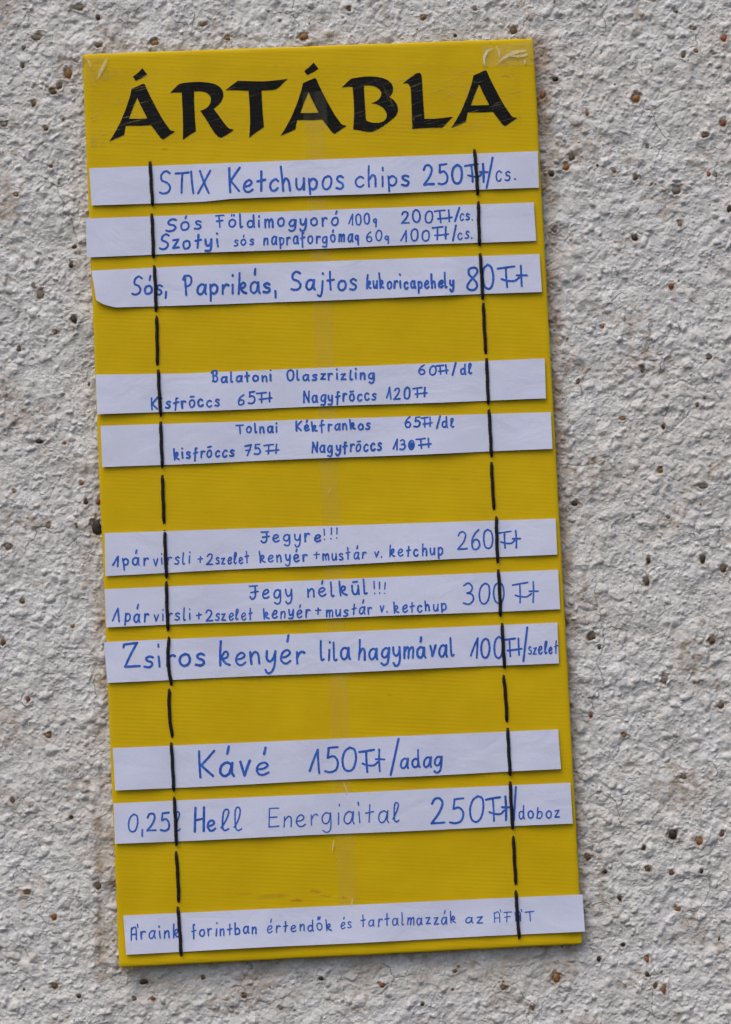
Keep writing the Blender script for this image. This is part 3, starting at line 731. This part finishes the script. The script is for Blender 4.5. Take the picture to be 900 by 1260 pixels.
def make_strip(top, bot, words, label, seed, thread=(.14, .86), lift=.0011, curl=0.0):
    rs = random.Random(seed)
    x0, x1 = top[0][1], top[-1][1]
    ph = [rs.uniform(0, 6) for _ in range(4)]
    def hfun(px, py):
        u = (px - x0) / (x1 - x0)
        yt = poly_at(top, min(1, max(0, u)))[1]; yb = poly_at(bot, min(1, max(0, u)))[1]
        v = min(1.05, max(-.05, (py - yt) / (yb - yt)))
        pr = 1.0
        for q in thread: pr *= 1 - math.exp(-((u - q) / .045) ** 2)
        h = .0013 + lift * pr * (.25 + .75 * v) * (.65 + .35 * math.sin(u * 7 + ph[0]))
        h += .00022 * math.sin(u * 23 + ph[1] + v * 1.5) * pr + .00012 * math.sin(u * 51 + ph[2]) * pr
        if curl: h += curl * max(0, 1 - (u / .09)) ** 2 * v
        return warp(px, py) + h
    mid = .5 * (top[0][2] + bot[-1][2])
    root = empty('paper_strip', W(.5 * (x0 + x1), mid, BDEP)); tagged(root, label, 'paper strip', 'handwritten price strips held by the cord')
    nu, nv = 110, 8
    V_, F_ = [], []
    jb = [rs.uniform(-.35, .35) for _ in range(nu + 1)]
    for lay in (0, 1):
        for b in range(nv + 1):
            for a_ in range(nu + 1):
                u, v = a_ / nu, b / nv
                tx, ty = poly_at(top, u); bx_, by_ = poly_at(bot, u)
                px, py = tx + (bx_ - tx) * v, ty + (by_ - ty) * v
                if b == nv: py += .5 * math.sin(u * 13 + ph[3]) * .6
                V_.append(W(px, py, hfun(px, py) - lay * .00012))
    k = (nu + 1) * (nv + 1)
    for b in range(nv):
        for a_ in range(nu):
            i = b * (nu + 1) + a_
            F_.append((i, i + nu + 1, i + nu + 2, i + 1)); j = i + k; F_.append((j, j + 1, j + nu + 2, j + nu + 1))
    for a_ in range(nu):
        F_.append((a_, a_ + 1, a_ + 1 + k, a_ + k)); i = nv * (nu + 1) + a_; F_.append((i + 1, i, i + k, i + 1 + k))
    for b in range(nv):
        i = b * (nu + 1); F_.append((i + nu + 1, i, i + k, i + nu + 1 + k)); i += nu; F_.append((i, i + nu + 1, i + nu + 1 + k, i + k))
    p_ = child('paper', V_, F_, M_PAPER, root, True)
    try: p_.data.set_sharp_from_angle(angle=R(40))
    except Exception: pass
    for wd in words:
        if wd[0] == 'line':
            _, ax_, ay, bx2, by2, pen = wd
            seg = [(ax_ + (bx2 - ax_) * t / 20, ay + (by2 - ay) * t / 20) for t in range(21)]
            V_, F_ = ribbon_pts(seg, pen, lambda x, y: hfun(x, y) + .00019, 2e-7, False, .06, 1.0)
            child('handwritten_slash', V_, F_, M_INK, root)
        elif wd[0] == 'blot':
            _, cx_, cy_, rx_, ry_ = wd
            V_ = [W(cx_, cy_, hfun(cx_, cy_) + .0003)]; n = 18
            for q in range(n):
                t = 2 * math.pi * q / n; r_ = 1 + .12 * math.sin(3 * t + 1)
                x_, y_ = cx_ + rx_ * r_ * math.cos(t), cy_ - ry_ * r_ * math.sin(t); V_.append(W(x_, y_, hfun(x_, y_) + .0003))
            child('ink_blot', V_, [(0, 1 + q, 1 + (q + 1) % n) for q in range(n)], M_INK, root)
        else:
            write(root, hfun, *wd, rs, lambda x: poly_at(bot, min(1, max(0, (x - x0) / (x1 - x0))))[1])
    return root, hfun

def line2(ax_, ay, bx2, by2): return [(0, ax_, ay), (1, bx2, by2)]
STR = []
def strip(top, bot, words, label, **kw):
    r_, h_ = make_strip(top, bot, words, label, len(STR) + 5, **kw); STR.append((top, bot, h_)); return r_

# word, x0, x1, base y0, base y1, cap, x-height, pen
strip(line2(110, 207, 662, 186), [(0, 113, 253), (.12, 180, 250.5), (.25, 252, 248), (.31, 284, 244.8), (1, 663.5, 231)], [
    ('STIX', 196.5, 257.5, 238, 237, 26, 16, 2.7), ('Ketchupos', 280.5, 423, 237, 231.5, 28, 15.5, 3.0), ('chips', 437, 503.5, 230.5, 228.5, 23, 14, 2.8),
    ('250', 522, 569.5, 227.5, 226, 25, 15, 3.0), ('W', 572.5, 600, 223.5, 223, 21, 14, 3.0), ('line', 606.4, 194, 599, 231, 2.6), ('cs.', 610, 634.5, 222.5, 220.5, 16, 12, 2.6)],
    'topmost white paper strip, reading STIX Ketchupos chips 250 Ft/cs.')
strip(line2(106, 269, 657, 249), line2(107, 316.5, 660, 296), [
    ('Sós', 204.5, 247, 284, 281.5, 15, 10, 2.9), ('Földimogyoró', 267, 416, 280, 277, 15, 9.6, 2.9), ('1009', 429.5, 463.5, 276.8, 275.5, 12.5, 9, 2.4),
    ('200', 493.5, 533, 274.8, 273.6, 14.5, 10, 2.7), ('V', 536, 557.5, 273.6, 272.6, 14, 9, 2.7), ('line', 565.5, 255.5, 560, 272, 2.5), ('cs.', 566.5, 581.5, 271.4, 271, 12, 8.5, 2.4),
    ('Szotyi', 196.5, 269, 307, 303, 18, 11, 2.9), ('sós', 288, 312, 302.2, 301.2, 11, 7.5, 2.5), ('napraforgóma9', 325, 441.5, 301.6, 296.5, 13, 9, 2.6),
    ('609', 451.5, 478.5, 297, 296.3, 12, 8.5, 2.4), ('100', 493.5, 529, 296.8, 295.5, 14, 9, 2.6), ('V', 532, 552.5, 295.2, 294.4, 14, 9, 2.7),
    ('line', 561.3, 277, 557.5, 296, 2.3), ('cs.', 563.5, 581, 294, 293.5, 11, 8.5, 2.3)],
    'white strip with two lines starting Sós Földimogyoró 100g, second from the top')
strip([(0, 113, 333), (.25, 250, 326.5), (1, 664, 312.5)], [(0, 118.5, 369), (.02, 128, 374.5), (.05, 142, 378), (.3, 280, 374.5), (1, 667, 359)], [
    ('Sós,', 163, 205, 362, 361.5, 21, 11.5, 2.9), ('Paprikás,', 226, 340, 362.5, 359.5, 24, 13, 3.0), ('Sajtos', 359, 439.5, 357.5, 355.8, 23, 13, 3.0),
    ('kukoricapehely', 451, 558.5, 355.2, 353.2, 17, 9, 2.7), ('80', 574.5, 608, 356.5, 355, 28, 15, 2.8), ('W', 613, 648.5, 353.5, 352, 25, 14, 2.8)],
    'strip with cut lower left corner, reading Sós, Paprikás, Sajtos kukoricapehely 80 Ft', curl=.0010)
strip([(0, 118, 461), (.2, 228, 459.5), (1, 670.5, 441)], line2(120, 510, 672, 490.5), [
    ('Balatoni', 260.5, 334, 470.4, 468.4, 12.5, 7.8, 2.9), ('Olaszrizling', 352.5, 461, 468.4, 466, 12.5, 7.8, 2.8), ('60', 515.5, 536.5, 461, 460.5, 12, 8, 2.7),
    ('V', 538, 552.5, 460.3, 459.8, 11, 8, 2.6), ('line', 561, 446.3, 557, 461.3, 2.4), ('dL', 566.5, 580.5, 460.2, 459.8, 12, 8, 2.6),
    ('Kisfrōccs', 185.5, 270, 503.2, 499.5, 13, 8.5, 2.9), ('65', 293, 313.5, 497.4, 496.8, 13.5, 8, 2.8), ('V', 316.5, 336, 496, 495, 12, 8, 2.8),
    ('Nagyfrōccs', 374, 462, 495.4, 492.2, 12.5, 8.5, 2.8), ('120', 476, 504.5, 491.6, 490, 14.5, 9, 2.7), ('V', 508, 526, 489.8, 488.8, 12, 8, 2.7)],
    'strip reading Balatoni Olaszrizling 60 Ft/dl, with Nagyfröccs 120 Ft in its second line')
strip(line2(124, 524, 678, 507), line2(126, 575, 680, 552.5), [
    ('Tolnai', 291.5, 341.5, 533, 531.5, 11, 7.5, 2.8), ('Kékfrankos', 364, 455.5, 530.3, 527.6, 12, 7.5, 2.8), ('65', 498, 516.5, 526.2, 525.6, 12, 8, 2.7),
    ('V', 519, 532.5, 525.6, 525, 11, 8, 2.6), ('line', 541.8, 511.7, 537.6, 526.8, 2.4), ('dL', 544.5, 559, 525.4, 525, 12, 8, 2.6),
    ('kisfrōccs', 215, 287.5, 565, 561.6, 13, 8.5, 2.9), ('75', 301.5, 321, 560, 559.3, 12.5, 8, 2.7), ('V', 324.5, 343.5, 559.4, 558.4, 11, 8, 2.7),
    ('Nagyfrōccs', 383.8, 469, 557.4, 553.4, 12, 8.5, 2.8), ('130', 484, 510, 554, 552.6, 12, 8, 2.7), ('blot', 505.6, 547.6, 3.0, 4.6), ('V', 513, 531.5, 552.2, 551.2, 11, 8, 2.7)],
    'strip reading Tolnai Kékfrankos 65 Ft/dl, with an ink blot in its 130')
strip(line2(129, 656, 684, 638), line2(130, 708.5, 686, 682), [
    ('Jegyre', 320.8, 394.5, 667.5, 665.5, 13.5, 9.5, 2.6), ('!!!', 398.5, 415.5, 663.6, 662.6, 13, 9, 2.2),
    ('1', 139.5, 145.8, 696.5, 696.5, 13, 9, 2.8), ('pár', 151.5, 182, 695.6, 695, 17, 9.6, 2.4), ('virsli', 189, 234, 695.6, 693.2, 13.5, 9, 2.3), ('+', 244.3, 250, 694, 694, 12, 10, 2.2),
    ('2', 254, 261.8, 694, 693.8, 13, 9, 2.7), ('szeLet', 265.5, 306.5, 694.2, 692.8, 13.5, 8.5, 2.3), ('kenyér', 319.3, 377.5, 691.8, 690, 13, 8.5, 2.5), ('+', 386, 393, 690, 690, 12, 10, 2.2),
    ('mustár', 396.8, 450, 689.3, 686.5, 14, 8.5, 2.3), ('v.', 461, 470.5, 685.3, 685, 12, 7.5, 2.3), ('ketchup', 479.8, 545, 684.6, 682.2, 13.5, 9, 2.5),
    ('260', 563, 607, 676, 674.2, 23, 15, 2.2), ('W', 613.5, 640.5, 674, 673, 21, 14, 2.2)],
    'strip headed Jegyre!!!, virsli with ketchup for 260 Ft')
strip(line2(129, 725, 687, 701), line2(131, 772, 689.5, 749.5), [
    ('Jegy', 306.8, 359.5, 736.8, 735.4, 16, 10.5, 2.5), ('nélkūl', 378, 451.5, 735, 730.5, 17, 11, 2.5), ('!!!', 460.5, 474, 730.5, 729.5, 14, 9, 2.2),
    ('1', 138.8, 147, 764.8, 764.4, 15, 9, 2.9), ('pár', 154, 182, 765, 764.6, 18, 9.6, 2.4), ('virsli', 189.5, 235, 764.2, 762.4, 14, 9, 2.3), ('+', 242, 248.3, 763.5, 763.5, 12, 10, 2.3),
    ('2', 253.3, 261.8, 764, 763.8, 14, 9, 2.7), ('szeLet', 265.5, 310.5, 763.6, 762.2, 14, 8.5, 2.3), ('kenyér', 324.3, 381, 761, 758.8, 13, 9, 2.5), ('+', 388.3, 395, 758, 758, 12, 10, 2.3),
    ('mustár', 401.3, 457.5, 760.2, 754.5, 14, 8.5, 2.4), ('v.', 467.8, 477.3, 753, 752.6, 12, 8, 2.3), ('ketchup', 484.8, 548.8, 754.2, 751, 13, 9, 2.5),
    ('300', 570.5, 621.5, 744, 743, 26, 16, 2.3), ('W', 629.6, 661.3, 742.5, 741, 24, 15, 2.2)],
    'strip headed Jegy nélkül!!!, virsli for 300 Ft')
strip(line2(128, 790, 686, 766), [(0, 132.5, 840), (1, 688, 816)], [
    ('Zsiros', 151.5, 252, 822.5, 818, 28, 14.5, 3.0), ('kenyér', 270, 374, 818.5, 815.5, 28, 16, 3.0), ('lila', 393.8, 430, 812.6, 811.4, 24, 14.5, 2.9),
    ('hagymával', 440.5, 558.5, 811.6, 807, 24, 14.5, 2.9), ('100', 579.2, 619, 810.5, 809, 26, 15, 2.8), ('V', 621.8, 643, 808, 807, 22, 14, 2.6),
    ('line', 649, 772, 644.2, 813.4, 2.6), ('szeLet', 650.3, 686, 805.6, 804, 15, 9, 2.4)],
    'strip reading Zsiros kenyér lilahagymával 100 Ft/szelet')
strip(line2(139, 920.5, 687, 897.5), line2(142, 973, 690.5, 946.5), [
    ('Kávé', 242.5, 331, 956.5, 953.5, 32, 17.5, 3.2), ('15', 381, 416, 951.5, 950, 29, 16, 3.0), ('0', 419.5, 438, 949.3, 948.5, 27, 16, 2.7), ('W', 442, 473, 950, 949, 27, 16, 2.8),
    ('line', 490.7, 909, 481, 953.3, 2.8), ('adag', 493, 544, 945.8, 942.5, 22, 12.5, 2.7)],
    'strip reading Kávé 150 Ft/adag')
strip(line2(140, 988.5, 702, 963), line2(142, 1038.5, 705, 1013.5), [
    ('0,25', 157, 208.5, 1023.3, 1022, 22.5, 14, 2.4), ('L', 215, 222.5, 1022, 1022, 22, 14, 1.8), ('He', 239, 265.5, 1023, 1021, 28, 13.5, 3.1), ('LL', 271, 298.5, 1022, 1021, 27, 13.5, 2.2),
    ('EnergiaitaL', 329.3, 491, 1018, 1010.8, 25, 15, 1.7), ('250', 529.8, 594.5, 1014, 1011, 33, 18, 2.8), ('W', 598, 628, 1011, 1009.5, 31, 18, 2.8),
    ('line', 635, 968.3, 632.5, 1010, 2.6), ('doboz', 638.8, 688, 1007.6, 1005.6, 15, 10, 2.3)],
    'strip reading 0,25l Hell Energiaital 250 Ft/doboz', thread=(.135, .87))
strip(line2(152, 1126.5, 717, 1100.5), line2(155.5, 1174.5, 720, 1146), [
    ('Áraink', 161.3, 220.5, 1156.8, 1152.6, 15, 9.5, 2.3), ('forintban', 236.5, 315.5, 1152.5, 1148.2, 15, 8.5, 2.3), ('értendők', 328.8, 408, 1147.3, 1144.2, 14, 8.5, 2.1),
    ('és', 418.6, 432.2, 1142.4, 1141.6, 13, 8.5, 2.0), ('tartalmazzák', 444.5, 560.7, 1140, 1135.6, 14.5, 8.5, 1.9), ('az', 573.2, 593.8, 1136.2, 1135.2, 13, 8, 2.0),
    ('ÁFÁT', 607.6, 657.3, 1135.2, 1133, 12, 8, 1.7)],
    'lowest paper strip, reading Áraink forintban értendők és tartalmazzák az ÁFÁT', thread=(.12, .86))

# ------------------------------------------------------------------ black cord stitches of the board
LS = [(185,200,188,252),(187,264,189,316),(190,328,192,382),(193,390,194,448),(195,456,198,511),(198,520,200,574),(200,586,202,643),(203,654,205,710),(205,717,207,775),
      (208,785,211,842,-2.5),(208.5,849,212,906,-1.6),(211,915,214,972),(214.5,982,217,1039),(217,1049,220,1109),(219,1117,223,1175)]
RS = [(584,185,588,239),(589,249,590.5,301),(591,313,594,367),(595,374,598,434),(599,442,601,496),(602,505,605,561),(605,570,608,626),(611,637,612.5,691),(613.5,702,616,757),
      (618,768,621,821),(620,832,624,887),(625,897,628,953),(628,963,631,1019),(632,1030,635,1087),(635,1097,639,1154)]
def surf_h(px, py):
    h = warp(px, py)
    for top, bot, hf in STR:
        x0, x1 = top[0][1], top[-1][1]; u = (px - x0) / (x1 - x0)
        if -.02 < u < 1.02:
            yt = poly_at(top, min(1, max(0, u)))[1]; yb = poly_at(bot, min(1, max(0, u)))[1]
            if yt <= py <= yb: h = max(h, hf(px, py))
    return h
def stitch(x0, y0, x1, y1, bow=0.0, rs=random.Random(8)):
    n = 34; rad = 2.1 * S; pts = []; y0 += .6; y1 -= .6
    bow += rs.uniform(-.5, .5)
    hs = []
    for q in range(n + 1):
        t = q / n; hs.append(surf_h(x0 + (x1 - x0) * t, y0 + (y1 - y0) * t))
    for q in range(n + 1):
        t = q / n
        px = x0 + (x1 - x0) * t + bow * math.sin(math.pi * t) + .18 * math.sin(t * 14 + x0); py = y0 + (y1 - y0) * t
        h = max(hs[max(0, q - 2):q + 3]) + rad * .72
        e = min(t, 1 - t) * math.hypot(x1 - x0, y1 - y0)      # px from the end
        if e < 1.8: h -= (1 - e / 1.8) ** 2 * (h - warp(px, py) + .0018)
        pts.append(Vector(W(px, py, h)))
    V_, F_ = [], []; seg = 10
    for i, p in enumerate(pts):
        t = (pts[min(n, i + 1)] - pts[max(0, i - 1)]).normalized()
        s1 = t.cross(Vector((0, 1, 0))).normalized(); s2 = s1.cross(t).normalized()
        rr_ = rad * (1 + .05 * math.sin(i * 1.9) + .04 * math.sin(i * .7 + x0)) * (1.0 if 1 < i < n - 1 else .9)
        for q in range(seg):
            an = 2 * math.pi * q / seg
            V_.append(tuple(p + s1 * math.cos(an) * rr_ + s2 * math.sin(an) * rr_ * .8))
    for i in range(n):
        for q in range(seg):
            F_.append((i * seg + q, i * seg + (q + 1) % seg, (i + 1) * seg + (q + 1) % seg, (i + 1) * seg + q))
    F_.append(tuple(range(seg - 1, -1, -1))); F_.append(tuple(n * seg + q for q in range(seg)))
    child('cord_stitch', V_, F_, M_CORD, sign, True)
    for hx, hy in ((x0, y0 - .6), (x1, y1 + .6)):
        V_ = [W(hx, hy, warp(hx, hy) + .00045)]; m_ = 12
        ph = rs.uniform(0, 6)
        for q in range(m_):
            an = 2 * math.pi * q / m_; r_ = 1.7 * (1 + .22 * math.sin(3 * an + ph)); V_.append(W(hx + r_ * math.cos(an), hy - r_ * 1.15 * math.sin(an), warp(hx, hy) + .0003))
        child('cord_hole', V_, [(0, 1 + q, 1 + (q + 1) % m_) for q in range(m_)], M_HOLE, sign)  # flat dark disc painted as the shaded hole, no real opening
for s_ in LS + RS: stitch(*s_)
